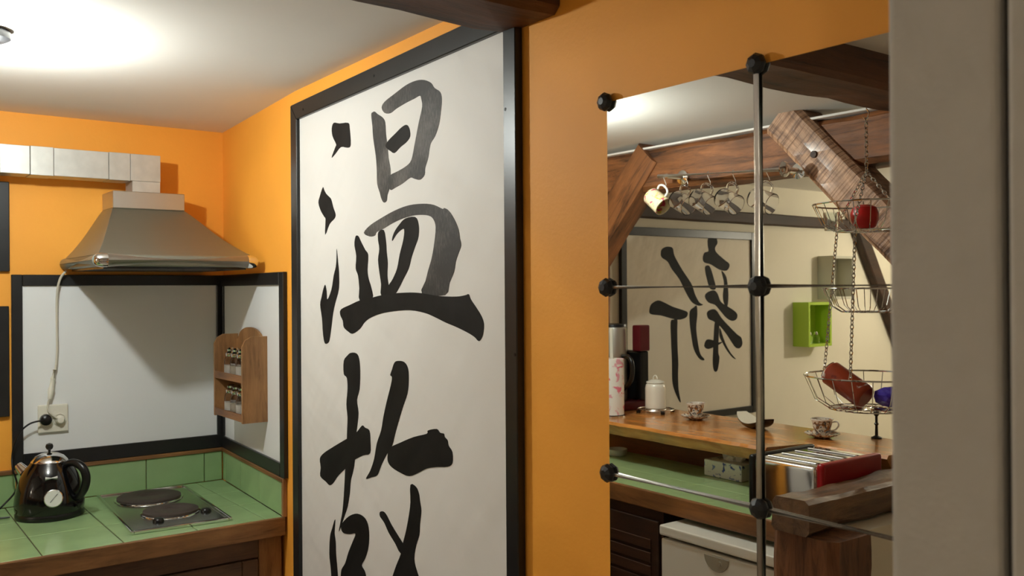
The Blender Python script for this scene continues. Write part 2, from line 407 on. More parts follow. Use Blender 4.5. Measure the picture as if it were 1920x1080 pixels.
bar4('frame_bar', [(yL, ztop(yL)), (yR, ztop(yR)), (yRi, zt_i(yRi)), (yLi, zt_i(yLi))], -.001, -.0215, 'black', cal)
bar4('frame_bar', [(yL, ZB), (yR, ZB), (yRi, ZB+.05), (yLi, ZB+.05)], -.001, -.0215, 'black', cal)
bar4('paper', [(yL-.02, ZB+.02), (yR+.02, ZB+.02), (yR+.02, ztop(yR)-.03), (yL-.02, ztop(yL)-.03)], -.002, XP, 'paper', cal, 0)
for q in ((568, 205), (701, 142), (905, 43), (948, 205), (966, 665)):
    c = hx(*q, -.0215); lathe('screw', [(.004, 0), (.004, .0016), (.002, .002)], (c.x+.001, c.y, c.z), 'screw', cal, axis=(-1, 0, 0), segs=8)
c5 = lambda P: [(540+x/2.7, y/2.7) for x, y in P]
c6 = lambda P: [(540+x/3, 360+y/3) for x, y in P]
c7 = lambda P: [(540+x/2.454, 640+y/2.454) for x, y in P]
strokes = [
 ('ink', c5([(232,622),(262,625),(305,622),(313,650),(318,735),(300,748),(268,745),(240,780),(221,798),(240,745),(244,730),(226,690),(222,650)])),
 ('ink_dry', c5([(422,580),(430,568),(440,565),(455,578),(480,595),(493,620),(497,680),(505,740),(510,800),(520,860),(518,940),(505,985),(500,1018),(485,1025),(473,1005),(465,975),(452,930),(450,860),(445,790),(432,700),(428,640)])),
 ('ink_dry', c5([(475,545),(490,515),(540,475),(600,430),(650,408),(690,405),(725,420),(742,445),(770,465),(779,500),(775,560),(765,630),(745,690),(722,730),(710,800),(695,850),(692,885),(670,910),(640,905),(620,900),(580,930),(545,950),(520,962),(508,930),(515,890),(560,865),(600,840),(625,810),(640,740),(655,660),(665,610),(680,540),(675,500),(668,485),(640,500),(600,520),(550,550),(520,573),(490,572)])),
 ('ink', c5([(495,735),(510,710),(545,675),(575,645),(600,632),(615,650),(619,690),(600,720),(570,745),(540,775),(520,765),(500,750)])),
 ('ink', [(605.6,351),(608,356),(611,362)]+c6([(225,20),(243,40),(255,85),(268,125),(262,150),(235,180),(210,240),(212,155),(205,140),(185,105),(172,60)])+[(600,368)]),
 ('ink', c6([(275,320),(283,400),(288,460),(287,545),(268,620),(255,680),(245,760),(235,830),(225,850),(208,850),(198,800),(192,710),(182,635),(190,590),(200,545),(210,522),(218,560),(222,605),(245,550),(258,470),(270,420),(274,370)])),
 ('ink', c6([(385,245),(398,250),(412,280),(435,325),(452,355),(448,440),(455,490),(470,540),(475,600),(405,610),(402,540),(395,470),(382,430),(385,360),(375,300),(378,262)])),
 ('ink_dry', c6([(428,230),(460,190),(520,150),(600,105),(680,75),(760,66),(820,72),(870,95),(880,90),(905,105),(935,150),(960,210),(968,260),(975,300),(960,345),(945,390),(935,450),(910,510),(885,580),(755,570),(775,500),(790,440),(810,370),(825,280),(832,200),(820,155),(790,132),(720,130),(650,148),(590,175),(540,205),(500,225),(490,245),(460,250)])),
 ('ink', c6([(510,225),(540,215),(552,280),(556,340),(562,400),(560,470),(568,530),(575,575),(525,580),(525,520),(515,450),(508,380),(515,320),(508,270)])),
 ('ink', c6([(660,150),(715,140),(735,180),(735,250),(715,310),(695,370),(680,430),(650,490),(625,540),(600,575),(555,575),(565,530),(590,490),(615,430),(630,350),(650,270),(655,210),(635,215),(610,240),(588,275),(590,250),(605,215),(630,180)])),
 ('ink', c6([(295,690),(300,660),(350,635),(405,610),(470,595),(530,580),(600,570),(690,565),(760,570),(850,585),(950,588),(1000,580),(1018,575),(1030,605),(1060,650),(1090,700),(1103,745),(1098,800),(1085,830),(1072,838),(1050,815),(1010,790),(950,760),(890,735),(830,705),(770,680),(690,665),(600,670),(520,685),(460,710),(430,735),(405,770),(365,797),(340,785),(315,760),(310,725)])),
 ('ink', c7([(258,90),(275,65),(290,53),(315,55),(328,80),(333,140),(330,220),(318,270),(325,330),(318,400),(312,450),(308,550),(300,600),(290,640),(285,700),(275,760),(262,800),(245,850),(235,875),(243,830),(252,780),(258,710),(262,640),(265,580),(270,520),(273,420),(275,350),(270,290),(275,220),(272,168),(258,150)])),
 ('ink', c7([(148,540),(165,515),(210,485),(260,455),(310,425),(335,395),(345,387),(355,397),(375,410),(380,460),(378,515),(345,525),(300,550),(265,585),(230,620),(210,650),(193,662),(175,645),(150,620),(152,580)])),
 ('ink', c7([(490,100),(505,90),(535,95),(553,125),(556,180),(550,240),(530,300),(512,360),(495,420),(480,480),(455,520),(430,570),(412,615),(385,625),(360,632),(380,595),(398,540),(410,470),(430,410),(440,350),(455,280),(475,200),(480,165),(472,155),(480,130)])),
 ('ink', c7([(460,525),(470,490),(520,465),(580,440),(640,425),(645,410),(685,403),(700,420),(718,425),(722,440),(735,455),(740,480),(757,510),(757,560),(735,577),(690,578),(640,585),(600,605),(560,620),(520,605),(480,580),(462,555)])),
 ('ink', c7([(565,660),(590,670),(603,700),(608,735),(614,780),(608,840),(605,890),(590,940),(582,1000),(595,1060),(640,1180),(690,1260),(640,1270),(590,1190),(548,1090),(500,1190),(440,1260),(410,1265),(460,1170),(480,1090),(500,1030),(520,980),(530,930),(545,870),(558,800),(565,740)])),
 ('ink', c7([(425,785),(440,783),(455,800),(475,840),(505,890),(530,930),(560,980),(520,975),(495,930),(465,880),(445,835),(425,805)])),
 ('ink', c7([(218,820),(215,880),(220,920),(222,980),(228,1050),(234,1130),(240,1220),(215,1215),(205,1130),(198,1040),(192,980),(195,900),(205,860)])),
 ('ink', c7([(245,850),(265,820),(290,800),(320,793),(350,808),(368,840),(374,890),(370,950),(355,1000),(340,1030),(355,1060),(362,1110),(350,1180),(320,1210),(280,1190),(250,1120),(245,1090),(248,1050),(265,1020),(280,970),(300,920),(312,885),(285,887),(255,880)])),
]
for i, (mk, P) in enumerate(strokes):
    poly_sheet('brush_stroke', [hx(x, y, XP) for x, y in P], mk, cal, .0005+.00006*i, (-1, 0, 0), 3)

# ------------------------------------------------------------------ mirror of square tiles with rods and corner knobs
T = .36; MY, MZ = 1.2957, 1.66+.3621
mir = thing('tiled_mirror', 'wall mirror of square tiles joined by steel rods and black knobs', 'mirror', (0, MY-T, MZ-3*T))
bmt = None
for c in range(2):
    for r in range(3):
        y1 = MY-c*T-.0006; y0 = MY-(c+1)*T+.0006; z1 = MZ-r*T-.0006; z0 = MZ-(r+1)*T+.0006
        bm = bmesh.new(); bm_box(bm, -.006, -.001, y0, y1, z0, z1)
        o = put('mirror_tile', bm, 'mirror', mir); o.data.materials.append(M['gedge'])
        for pl in o.data.polygons:
            if abs(pl.normal.x) < .5: pl.material_index = 1
XK = -.0105
for r in range(4):
    for c in range(3):
        y, z = MY-c*T, MZ-r*T
        bm = bmesh.new(); bm_lathe(bm, [(.012, -.004), (.0175, .001), (.0185, .006), (.015, .012), (.007, .016)], (-.0065, y, z), (-1, 0, 0), 8)
        put('corner_knob', bm, 'black_mat', mir)
for r in (1, 2, 3):
    for c in range(2):
        bm = bmesh.new(); bm_tube(bm, [(XK, MY-c*T-.014, MZ-r*T), (XK, MY-(c+1)*T+.014, MZ-r*T)], .0036, 10); put('rod', bm, 'rodm', mir, True)
for c in (1, 2):
    for r in range(3):
        bm = bmesh.new(); bm_tube(bm, [(XK, MY-c*T, MZ-r*T-.014), (XK, MY-c*T, MZ-(r+1)*T+.014)], .0048, 10); put('rod', bm, 'rodm', mir, True)

# ------------------------------------------------------------------ kitchen lamp
LX, LY, LZ = -.9, 2.58, 2.20
lamp = thing('ceiling_lamp', 'black lamp holder with a bare glowing bulb under the kitchen ceiling', 'lamp', (LX, LY, 2.32))
lathe('holder', [(.034, 0), (.048, .008), (.049, .022), (.045, .0295)], (LX, LY, 2.2865), 'black_mat', lamp)
M['bulbk'] = mat('kitchen_bulb_glow', (255, 244, 226), .3, emit=(249, 255, 250), es=BULB_KITCHEN)
lathe('neck', [(.020, .086), (.020, .060), (.016, .030), (.014, .0205)], (LX, LY, LZ), 'black_mat', lamp)
lathe('bulb', [(.012, .020), (.019, .014), (.022, 0), (.019, -.014), (.011, -.021), (0, -.023)], (LX, LY, LZ), 'bulbk', lamp)
def pendant(name, label, x, y, z, es, rgb=(255, 244, 222), r=.05):
    t = thing(name, label, 'lamp', (x, y, 2.3))
    tube('cord', [(x, y, ceil_z(y)-.004), (x, y, z+.1)], .004, 'black_mat', t)
    lathe('holder', [(.02, .05), (.024, .09), (.012, .11)], (x, y, z), 'black_mat', t)
    mm = mat(name+'_glow', (255, 240, 215), .3, emit=rgb, es=es)
    lathe('bulb', [(.018, .055), (.03, .035), (r, 0), (r*.85, -.03), (r*.4, -.052), (0, -.057)], (x, y, z), mm, t)
pendant('dining_pendant', 'bare warm bulb hanging over the dining room beyond the bar', -4.75, 2.35, 2.0, BULB_DINING)
pendant('fill_pendant', 'added fill bulb hanging unseen at the near end of the room', -3.2, -.9, 2.0, BULB_FILL, (255, 250, 240))  # unseen bulb, added as fill for the door lining and lower sheet

# ------------------------------------------------------------------ back wall panels, hood, duct
def flat_frame(root, quad_pts, wdt, depth, nrm, board_m, out_axis):
    pass
xL_, xR_ = -.711, .054
# splash panel on the back wall
sp = thing('splash_panel', 'white splashback board in a black frame behind the hob', 'splashback', (-.33, YB, 1.05))
yb = YB-.001
box('board', xL_+.01, .046, yb-.008, yb, 1.04, 1.715, 'white_board', sp)
for a in ((xL_, xL_+.035, 1.030, 1.724), (.020, .046, 1.078, 1.684)):
    box('frame_bar', a[0], a[1], yb-.016, yb-.0005, a[2], a[3], 'black', sp, .002)
box('frame_bar', xL_+.035, .046, yb-.017, yb-.0005, 1.684, 1.724, 'black', sp, .002)
box('frame_bar', xL_+.035, .046, yb-.017, yb-.0005, 1.030, 1.082, 'black', sp, .002)
# splash panel on the side wall (slightly skewed wall)
sp2 = thing('splash_panel', 'white splashback board in a black frame beside the spice rack', 'splashback', (.03, 3.27, 1.05))
def wbar(name, y0, y1, z0, z1, d0, d1, m, parent, bev=.0015):
    w0, w1 = wall_x(y0), wall_x(y1)
    return hexa(name, [(w0-d0, y0, z0), (w1-d0, y1, z0), (w1-d1, y1, z0), (w0-d1, y0, z0), (w0-d0, y0, z1), (w1-d0, y1, z1), (w1-d1, y1, z1), (w0-d1, y0, z1)], m, parent, bev)
yE = 3.633
wbar('board', 2.90, yE, 1.04, 1.71, .001, .008, 'white_board', sp2, 0)
wbar('frame_bar', 2.885, 2.928, 1.030, 1.724, .001, .016, 'black', sp2)
wbar('frame_bar', 3.612, yE, 1.078, 1.680, .001, .015, 'black', sp2)
wbar('frame_bar', 2.928, yE, 1.680, 1.724, .001, .017, 'black', sp2)
wbar('frame_bar', 2.928, yE, 1.030, 1.076, .001, .017, 'black', sp2)
# black square boards further along the back wall
o = box('wall_board', -1.10, -.716, yb-.018, yb, 1.735, 2.053, 'black', None, .002); tag(o, 'matt black square board hung on the orange wall under the duct', 'board')
o = box('wall_board', -1.10, -.719, yb-.018, yb, 1.221, 1.612, 'black', None, .002); tag(o, 'matt black square board hung on the orange wall left of the outlet', 'board')

hood = thing('cooker_hood', 'brushed steel pyramid cooker hood above the hob', 'cooker hood', (-.28, 3.4, 1.74))
hx0, hx1, hy0 = -.545, -.012, 3.10
bm = bmesh.new(); rings = []
N_ = 10
for i in range(N_+1):
    s = i/N_; e = s+.10*math.sin(PI*s)*(1-s)
    x0 = hx0+.01+(-.405-hx0-.01)*e; x1 = hx1-.012+(-.150-hx1+.012)*e; y0 = hy0+.02+(3.49-hy0-.02)*e; z = 1.782+(1.965-1.782)*s
    rings.append([bm.verts.new(p) for p in ((x0, YB-.001, z), (x0, y0, z), (x1, y0, z), (x1, YB-.001, z))])
for A, B in zip(rings, rings[1:]):
    for k in range(4): bm.faces.new((A[k], A[(k+1) % 4], B[(k+1) % 4], B[k]))
bm.faces.new(rings[0]); bm.faces.new(rings[-1])
put('canopy', bm, 'steel_dark', hood)
box('collar', -.405, -.150, 3.485, YB-.001, 1.965, 2.028, 'steel', hood, .002)
box('rim', hx0+.008, hx1-.008, hy0+.012, YB-.001, 1.744, 1.783, 'steel_dark', hood, .01, 3)
box('underside', hx0+.03, hx1-.03, hy0+.04, YB-.02, 1.736, 1.7445, 'dark_glass', hood)
tube('front_bar', [(hx0+.035, hy0+.015, 1.763), (hx1-.035, hy0+.015, 1.763)], .0225, 'steel', hood, 16)
for s, xa, xb in ((-1, hx0+.036, hx0-.004), (1, hx1-.036, hx1+.004)):
    lathe('end_cap', [(.023, 0), (.0235, .018), (.02, .032), (.012, .039), (0, .041)], (xa, hy0+.015, 1.763), 'chrome', hood, axis=(s, 0, 0), segs=16)
tube('side_bar', [(hx0+.012, hy0+.02, 1.763), (hx0+.012, YB-.01, 1.763)], .021, 'steel_dark', hood, 14)
cab_pts = [hy(124, 508, 3.60), hy(113, 522, 3.61), hy(107, 550, 3.62), hy(106.5, 600, 3.63), hy(107, 660, 3.63), hy(104, 695, 3.63)]
tube('power_cable', spline(cab_pts, 5), .0042, 'white_cable', hood, 8)
a, b = hy(102, 693, 3.625), hy(93, 748, 3.625); dd = (b-a)
tube('inline_connector', [a, a+dd*.3, a+dd*.35, a+dd*.6, a+dd*.65, b], [.006, .009, .007, .008, .011, .007], 'white_pl', hood, 10)
tube('plug_lead', spline([b, hy(90, 758, 3.625), hy(92, 772, 3.62), hy(108, 785, 3.615)], 5), .0035, 'white_cable', hood, 8)

duct = thing('ventilation_duct', 'flat galvanised ventilation duct running along the wall to the hood', 'duct', (-.6, 3.55, 2.07))
DY0, DY1 = 3.50, 3.60
xs = [-1.15, -.93, -.762, -.67, -.596, -.415, -.341]
for i, (a, b) in enumerate(zip(xs, xs[1:])):
    e = .0012*(i % 2)
    box('duct_section', a+.0008, b-.0008, DY0-e, DY1+e, 2.069-e, 2.167+e, 'galv', duct, .001)
box('elbow', -.3402, -.234, DY0-.001, DY1, 2.069, 2.168, 'galv', duct, .001)
box('drop_section', -.334, -.235, DY0, DY1, 2.0285, 2.0685, 'galv', duct, .001)

# outlet with plugs
outl = thing('power_outlet', 'cream double power outlet on the white splashback', 'outlet', hy(98, 785, YB-.009))
pa, pb = hy(70, 760, YB-.009), hy(127, 808, YB-.009)
box('plate', pa.x, pb.x, YB-.021, YB-.009, pb.z+.002, pa.z, 'white_pl', outl, .004, 2)
for q in (85, 112):
    c = hy(q, 786, YB-.021)
    bm = bmesh.new(); bm_lathe(bm, [(.022, 0), (.022, .004), (.019, .004), (.018, .0005), (0, .0005)], (c.x, YB-.021, c.z), (0, -1, 0), 20); put('socket', bm, 'white_pl', outl, True)
c = hy(112, 787, YB-.021); lathe('hood_plug', [(.017, 0), (.016, .012), (.01, .022), (0, .024)], (c.x, YB-.0205, c.z), 'white_pl', outl, axis=(0, -1, 0), segs=16)

# ------------------------------------------------------------------ tiled worktop under the hood
ZC = .8975; YF = 2.895
wt = thing('tiled_worktop', 'green tiled worktop with an oak front edge under the hood', 'worktop', (-.5, 3.25, .84))
gx = [-1.235, -1.18, -.957, -.734, -.511, -.288, -.065, .048]; gy = [2.915, 2.945, 3.168, 3.393, 3.618, 3.640]
box('base', -1.235, .03, 2.915, YB-.002, .845, ZC-.003, 'grout', wt)
g = .0016
for i in range(len(gx)-1):
    for j in range(len(gy)-1):
        if j in (0,): continue
        y0 = 2.916 if j == 1 else gy[j]+g; y1 = gy[j+1]-g
        x1 = gx[i+1]-g
        if i == len(gx)-2: x1 = wall_x(y0)-.014
        if x1-gx[i] < .02: continue
        if i == len(gx)-2:
            xa, xb_ = wall_x(y0)-.0125, wall_x(y1)-.0125; x0 = gx[i]+g
            hexa('tile', [(x0, y0, ZC-.008), (xa, y0, ZC-.008), (xb_, y1, ZC-.008), (x0, y1, ZC-.008), (x0, y0, ZC), (xa, y0, ZC), (xb_, y1, ZC), (x0, y1, ZC)], 'tile', wt, .0012)
        else: box('tile', gx[i]+g, x1, y0, y1, ZC-.008, ZC, 'tile', wt, .0012)
box('oak_edge', -1.235, -.002, YF, 2.9145, .838, ZC+.0005, 'oak', wt, .003, 2)
bs = thing('tile_backsplash', 'row of green wall tiles with an oak strip above the worktop', 'backsplash', (-.3, YB, .9))
bx = [-1.146, -.923, -.700, -.478, -.255, -.032, .040]
for a, b in zip(bx, bx[1:]): box('tile', a+g, b-g, YB-.012, YB-.001, ZC+.001, 1.013, 'tile', bs, .0012)
box('oak_strip', -1.146, .040, YB-.018, YB-.001, 1.0135, 1.0285, 'oak', bs, .002)
ys = [2.915, 3.157, 3.381, 3.605, 3.638]
for a, b in zip(ys, ys[1:]): wbar('tile', a+g, b-g, ZC+.001, 1.013, .001, .012, 'tile', bs)
wbar('oak_strip', 2.905, 3.632, 1.0135, 1.0285, .001, .018, 'edge_y', bs)
wbar('oak_strip', 2.897, 2.914, ZC+.001, 1.0285, .001, .016, 'oak_z', bs)
# base cabinet
bc = thing('base_cabinet', 'brown wooden base cabinet under the tiled worktop', 'cabinet', (-.5, 3.2, 0))
box('body', -1.2, -.004, 2.945, YB-.01, .08, .836, 'cab', bc)
box('face_frame', -.084, -.004, 2.925, 2.944, .08, .836, 'oak_z', bc, .002)
box('face_frame', -1.2, -.085, 2.925, 2.944, .772, .836, 'cab', bc, .002)
box('face_frame', -.62, -.56, 2.925, 2.944, .08, .771, 'cab', bc, .002)
box('face_frame', -1.2, -.0855, 2.925, 2.944, .08, .14, 'cab', bc, .002)
for a, b in ((-.557, -.088), (-1.19, -.623)):
    d = box('door', a, b, 2.93, 2.9435, .143, .769, 'cab', bc, .002)
    for (x0, x1, z0, z1) in ((a, a+.055, .143, .769), (b-.055, b, .143, .769), (a+.055, b-.055, .714, .769), (a+.055, b-.055, .143, .198)):
        box('door_rail', x0+.0005, x1-.0005, 2.916, 2.9295, z0, z1, 'cab', d, .003)

# hob
hob = thing('electric_hob', 'small steel hob with two round black hotplates on the green tiles', 'hob', (-.3, 3.29, ZC))
hob_o = Vector((-.3, 3.285, ZC)); hang = math.radians(-3.0)
HM = Matrix.Translation(hob_o) @ Matrix.Rotation(hang, 4, 'Z')
def hbox(name, x0, x1, y0, y1, z0, z1, m, bev=0, segs=1):
    bm = bmesh.new(); bm_box(bm, x0, x1, y0, y1, z0, z1, bev, segs, HM); return put(name, bm, m, hob)
hbox('plate', -.153, .153, -.305, .305, .0005, .006, 'hobplate', .002, 2)
for a in ((-.158, -.148, -.31, .31), (.148, .158, -.31, .31)): hbox('raised_edge', *a, .001, .012, 'chrome', .003, 2)
for a in ((-.148, .148, -.31, -.298), (-.148, .148, .298, .31)): hbox('raised_edge', *a, .001, .012, 'chrome', .003, 2)
for (cx, cy, r) in ((-.004, .165, .110), (.012, -.095, .090)):
    c = HM @ Vector((cx, cy, .006))
    pl = lathe('hotplate', [(r-.004, .002), (r, .004), (r, .010), (r-.006, .012), (r*.3, .011), (r*.28, .0095), (0, .0095)], c, 'hotplate', hob, segs=40)
    lathe('steel_ring', [(r+.009, 0), (r+.008, .003), (r+.001, .005), (r-.003, .004), (r-.003, 0)], c, 'chrome', pl, segs=40)
for q in ((386, 959), (297, 978)):
    c = hz(*q, ZC+.006)
    k = lathe('knob', [(.018, 0), (.018, .004), (.014, .011), (.012, .012), (0, .012)], c, 'kblack', hob, segs=20)

# ------------------------------------------------------------------ kettle
KX, KY = -.628, 3.425
ket = thing('electric_kettle', 'black dome kettle with chrome lid and round thermometer on the worktop', 'kettle', (KX, KY, ZC))
K = Vector((KX, KY, ZC)); sr = Vector((math.cos(YAW+.25), -math.sin(YAW+.25), 0))
lathe('base', [(.104, 0), (.107, .004), (.107, .016), (.104, .021)], K, 'kblack', ket, segs=40)
lathe('body', [(.106, .0215), (.1085, .03), (.109, .05), (.106, .08), (.099, .11), (.088, .14), (.074, .165), (.062, .18), (.058, .186)], K, 'kettle', ket, segs=48)
lid = lathe('lid', [(.0585, .1865), (.057, .19), (.045, .203), (.028, .212), (.012, .216), (0, .217)], K, 'chrome', ket, segs=40)
lathe('lid_knob', [(.004, .217), (.0045, .224), (.010, .228), (.0125, .236), (.010, .244), (0, .248)], K, 'kblack', lid, segs=16)
hp = [(.05, .165), (.075, .180), (.104, .184), (.134, .168), (.147, .137), (.141, .102), (.122, .074), (.098, .064)]
tube('handle', spline([K+sr*r+Vector((0, 0, z)) for r, z in hp], 5), [.010+.004*math.sin(PI*i/35) for i in range(36)], 'kblack', ket, 12)
sp_ = [(-.07, .118), (-.10, .142), (-.128, .166)]
tube('spout', [K+sr*r+Vector((0, 0, z)) for r, z in sp_], [.03, .021, .014], 'chrome', ket, 16)
tc_ = Vector((EYE.x-KX, EYE.y-KY, 0)).normalized(); sd = Vector((-tc_.y, tc_.x, 0))
def on_body(ang, z, r): 
    d = Matrix.Rotation(ang, 3, 'Z') @ tc_; return K+d*r+Vector((0, 0, z)), d
c, d = on_body(.10, .078, .103); d = (d+Vector((0, 0, .12))).normalized()
th = lathe('thermometer', [(.029, 0), (.029, .008), (.027, .009), (.027, .0075), (0, .0075)], c, 'chrome', ket, axis=d, segs=28)
lathe('dial', [(.0265, 0), (.0265, .0008), (0, .0008)], c+d*.0076, 'dial', th, axis=d, segs=28)
ux = Vector((0, 0, 1)).cross(d).normalized(); uz = d.cross(ux)
tube('needle', [c+d*.0092+(-ux*.010-uz*.012), c+d*.0092+(ux*.012+uz*.013)], .0009, 'kblack', th, 6)
c, d = on_body(.06, .143, .0862)
ux = Vector((0, 0, 1)).cross(d).normalized()
tube('name_badge', [c+d*.005-ux*.018, c+d*.005+ux*.018], .006, 'dial', ket, 10)
c = K+sr*.118+Vector((0, 0, .04)); tube('switch', [K+sr*.10+Vector((0, 0, .043)), c], [.006, .008], 'kblack', ket, 10)
# kettle cord and plug
plug_c = hy(85, 787, YB-.021)
lathe('plug', [(.019, 0), (.02, .006), (.019, .02), (.012, .026), (0, .027)], (plug_c.x, YB-.0205, plug_c.z), 'kblack', ket, axis=(0, -1, 0), segs=20)
cord = [Vector((plug_c.x, YB-.04, plug_c.z)), hy(66, 791, 3.60), hy(52, 797, 3.60), hy(38, 810, 3.60), hy(28, 830, 3.60), hy(23, 855, 3.60), hy(24, 880, 3.58), hy(32, 915, 3.57), Vector((-.75, 3.56, .925)), Vector((-.79, 3.52, .904)), Vector((-.80, 3.47, .9035)), Vector((-.745, 3.45, .905))]
tube('power_cord', spline(cord, 5), .0032, 'kblack', ket, 8)

# ------------------------------------------------------------------ spice rack with jars
ry0, ry1 = 3.075, 3.375; rz0, rz1 = 1.198, 1.50
rx1 = wall_x(3.1)-.010; rxf = rx1-.090
rack = thing('spice_rack', 'small wooden two-shelf spice rack hung on the white splashback', 'shelf', (rx1, 3.22, rz0))
def rack_side(y0, y1):
    pts = [(rx1, rz0), (rxf, rz0), (rxf, rz1-.035), (rxf+.012, rz1-.012), (rxf+.035, rz1), (rx1, rz1)]
    bm = bmesh.new(); A = [bm.verts.new((x, y0, z)) for x, z in pts]; B = [bm.verts.new((x, y1, z)) for x, z in pts]
    bm.faces.new(A); bm.faces.new(B)
    for i in range(6): bm.faces.new((A[i], A[(i+1) % 6], B[(i+1) % 6], B[i]))
    return put('side_panel', bm, 'oak_z', rack)
rack_side(ry0, ry0+.012); rack_side(ry1-.012, ry1)
bm = bmesh.new(); n = 16; A = []; B = []
back = [(ry0+.0125, rz0), (ry1-.0125, rz0), (ry1-.0125, rz1-.02)]+[((ry0+ry1)/2+.115*math.cos(PI*k/n), rz1-.02+.048*math.sin(PI*k/n)) for k in range(n+1)]+[(ry0+.0125, rz1-.02)]
for y, z in back: A.append(bm.verts.new((rx1, y, z))); B.append(bm.verts.new((rx1-.009, y, z)))
bm.faces.new(A); bm.faces.new(B)
for i in range(len(A)): j = (i+1) % len(A); bm.faces.new((A[i], A[j], B[j], B[i]))
put('back_board', bm, 'oak_z', rack)
SH = (1.216, 1.352)
for z in SH:
    box('shelf_board', rxf+.006, rx1-.0095, ry0+.0125, ry1-.0125, z-.012, z, 'oak_z', rack, .001)
    box('front_rail', rxf, rxf+.0055, ry0+.0125, ry1-.0125, z-.014, z+.012, 'edge_y', rack, .001)
M['spice1'] = mat('pale_spice', (190, 180, 160), .8); M['spice2'] = mat('salt', (222, 218, 208), .8)
def spice_jar(x, y, z, fill, label):
    t = thing('spice_jar', label, 'jar', (x, y, z), 'spice jars in the wooden rack')
    lathe('glass_body', [(.021, 0), (.025, .003), (.025, .05), (.022, .06), (.018, .066)], (x, y, z+.0006), 'mugglass', t, segs=20)
    lathe('contents', [(.0225, 0), (.0225, .03), (0, .032)], (x, y, z+.004), fill, t, segs=16)
    lathe('stopper', [(.019, 0), (.0205, .003), (.0205, .012), (.014, .019), (.016, .026), (.01, .032), (0, .034)], (x, y, z+.0670), 'chrome', t, segs=20)
for z, rowname in zip(SH, ('lower', 'upper')):
    for k, y in enumerate((3.135, 3.195, 3.255, 3.315)):
        spice_jar(rxf+.045, y, z, ('spice1', 'spice2')[k % 2], f'glass spice jar with shiny stopper on the {rowname} shelf of the spice rack')

# ================================================================== what the mirror shows (real x is negative)
# timber frame over the bar
FX = -1.70                       # face towards the mirror
tf = thing('timber_frame', 'hewn brown timber frame with braces over the bar', 'timber frame', (FX-.08, 2.4, 0))
rough_bar('top_beam', (FX-.09, 1.0, 2.182), (FX-.09, 3.64, 2.188), .17, .185, 'beam_y', tf, side=(1, 0, 0), amp=.008, n=40, seed=1)
rough_bar('brace', (FX-.055, 2.155, 2.312), (FX-.055, 1.39, 1.525), .155, .158, 'brace', tf, side=(1, 0, 0), amp=.006, n=20, seed=5)
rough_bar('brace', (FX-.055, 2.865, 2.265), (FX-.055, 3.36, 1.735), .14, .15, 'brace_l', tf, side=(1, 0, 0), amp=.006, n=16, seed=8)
rough_bar('post', (FX-.09, 1.295, 0), (FX-.09, 1.295, 2.09), .16, .16, 'post', tf, side=(1, 0, 0), amp=.006, n=30, seed=11)
rough_bar('post', (FX-.15, 3.42, 0), (FX-.15, 3.42, 2.10), .16, .16, 'post', tf, side=(1, 0, 0), amp=.006, n=30, seed=12)
box('plaster_edge', FX-.16, FX+.006, 1.0, 3.64, 2.279, 2.288, 'ceil', tf, .002)
c = vir(hx(1530, 290, 1.68)); lathe('peg', [(.014, 0), (.013, .008), (0, .009)], (FX+.018, c.y, c.z), 'darktimber', tf, axis=(1, 0, 0), segs=10)

# low partition at the end of the counter
lp = thing('low_partition', 'low timber partition with a weathered rail at the end of the green counter', 'partition', (-1.4, 1.6, 0))
rough_bar('post', (-1.155, 1.613, 0), (-1.155, 1.613, .935), .20, .22, 'post', lp, side=(1, 0, 0), amp=.009, n=20, seed=21)
rough_bar('rail', (-1.045, 1.645, .99), (-2.25, 1.645, .99), .125, .10, 'rail', lp, side=(0, 1, 0), amp=.015, n=60, seed=23)
box('infill_panel', -2.2, -1.262, 1.525, 1.66, .001, .935, 'cream', lp)

# bar board on its wall
bw = box('bar_wall', -1.86, -1.765, 1.715, 3.325, 0, 1.018, 'barwall'); tag(bw, 'brown wooden wall between the green counter and the bar board', 'wall panel')
bm = bmesh.new(); nb = 40; lo_ = []; hi_ = []
ZBAR = 1.079
tp = lambda y: .19*(1-min(1, max(0, (y-2.02)/.06))**2)
fr = [(-1.5-tp(1.72+(3.325-1.72)*i/nb)-.012*mnoise.noise(Vector((i*.22, 0, 3)))-.006*mnoise.noise(Vector((i*.7, 4, 3))), 1.72+(3.325-1.72)*i/nb) for i in range(nb+1)]
bk = [(-2.03-.01*mnoise.noise(Vector((i*.25, 9, 3))), 1.72+(3.325-1.72)*i/nb) for i in range(nb+1)]
for (xf, y), (xb, _) in zip(fr, bk):
    prof = [(xf, ZBAR-.012), (xf-.01, ZBAR), (xb+.01, ZBAR), (xb, ZBAR-.012), (xb+.02, ZBAR-.06), (xf-.035, ZBAR-.06)]
    lo_.append([bm.verts.new((x, y, z)) for x, z in prof])
for A, B in zip(lo_, lo_[1:]):
    for k in range(6): bm.faces.new((A[k], A[(k+1) % 6], B[(k+1) % 6], B[k]))
bm.faces.new(lo_[0]); bm.faces.new(lo_[-1])
bo = put('bar_top', bm, 'bar'); tag(bo, 'polished orange-brown wooden bar board with a wavy edge', 'bar')

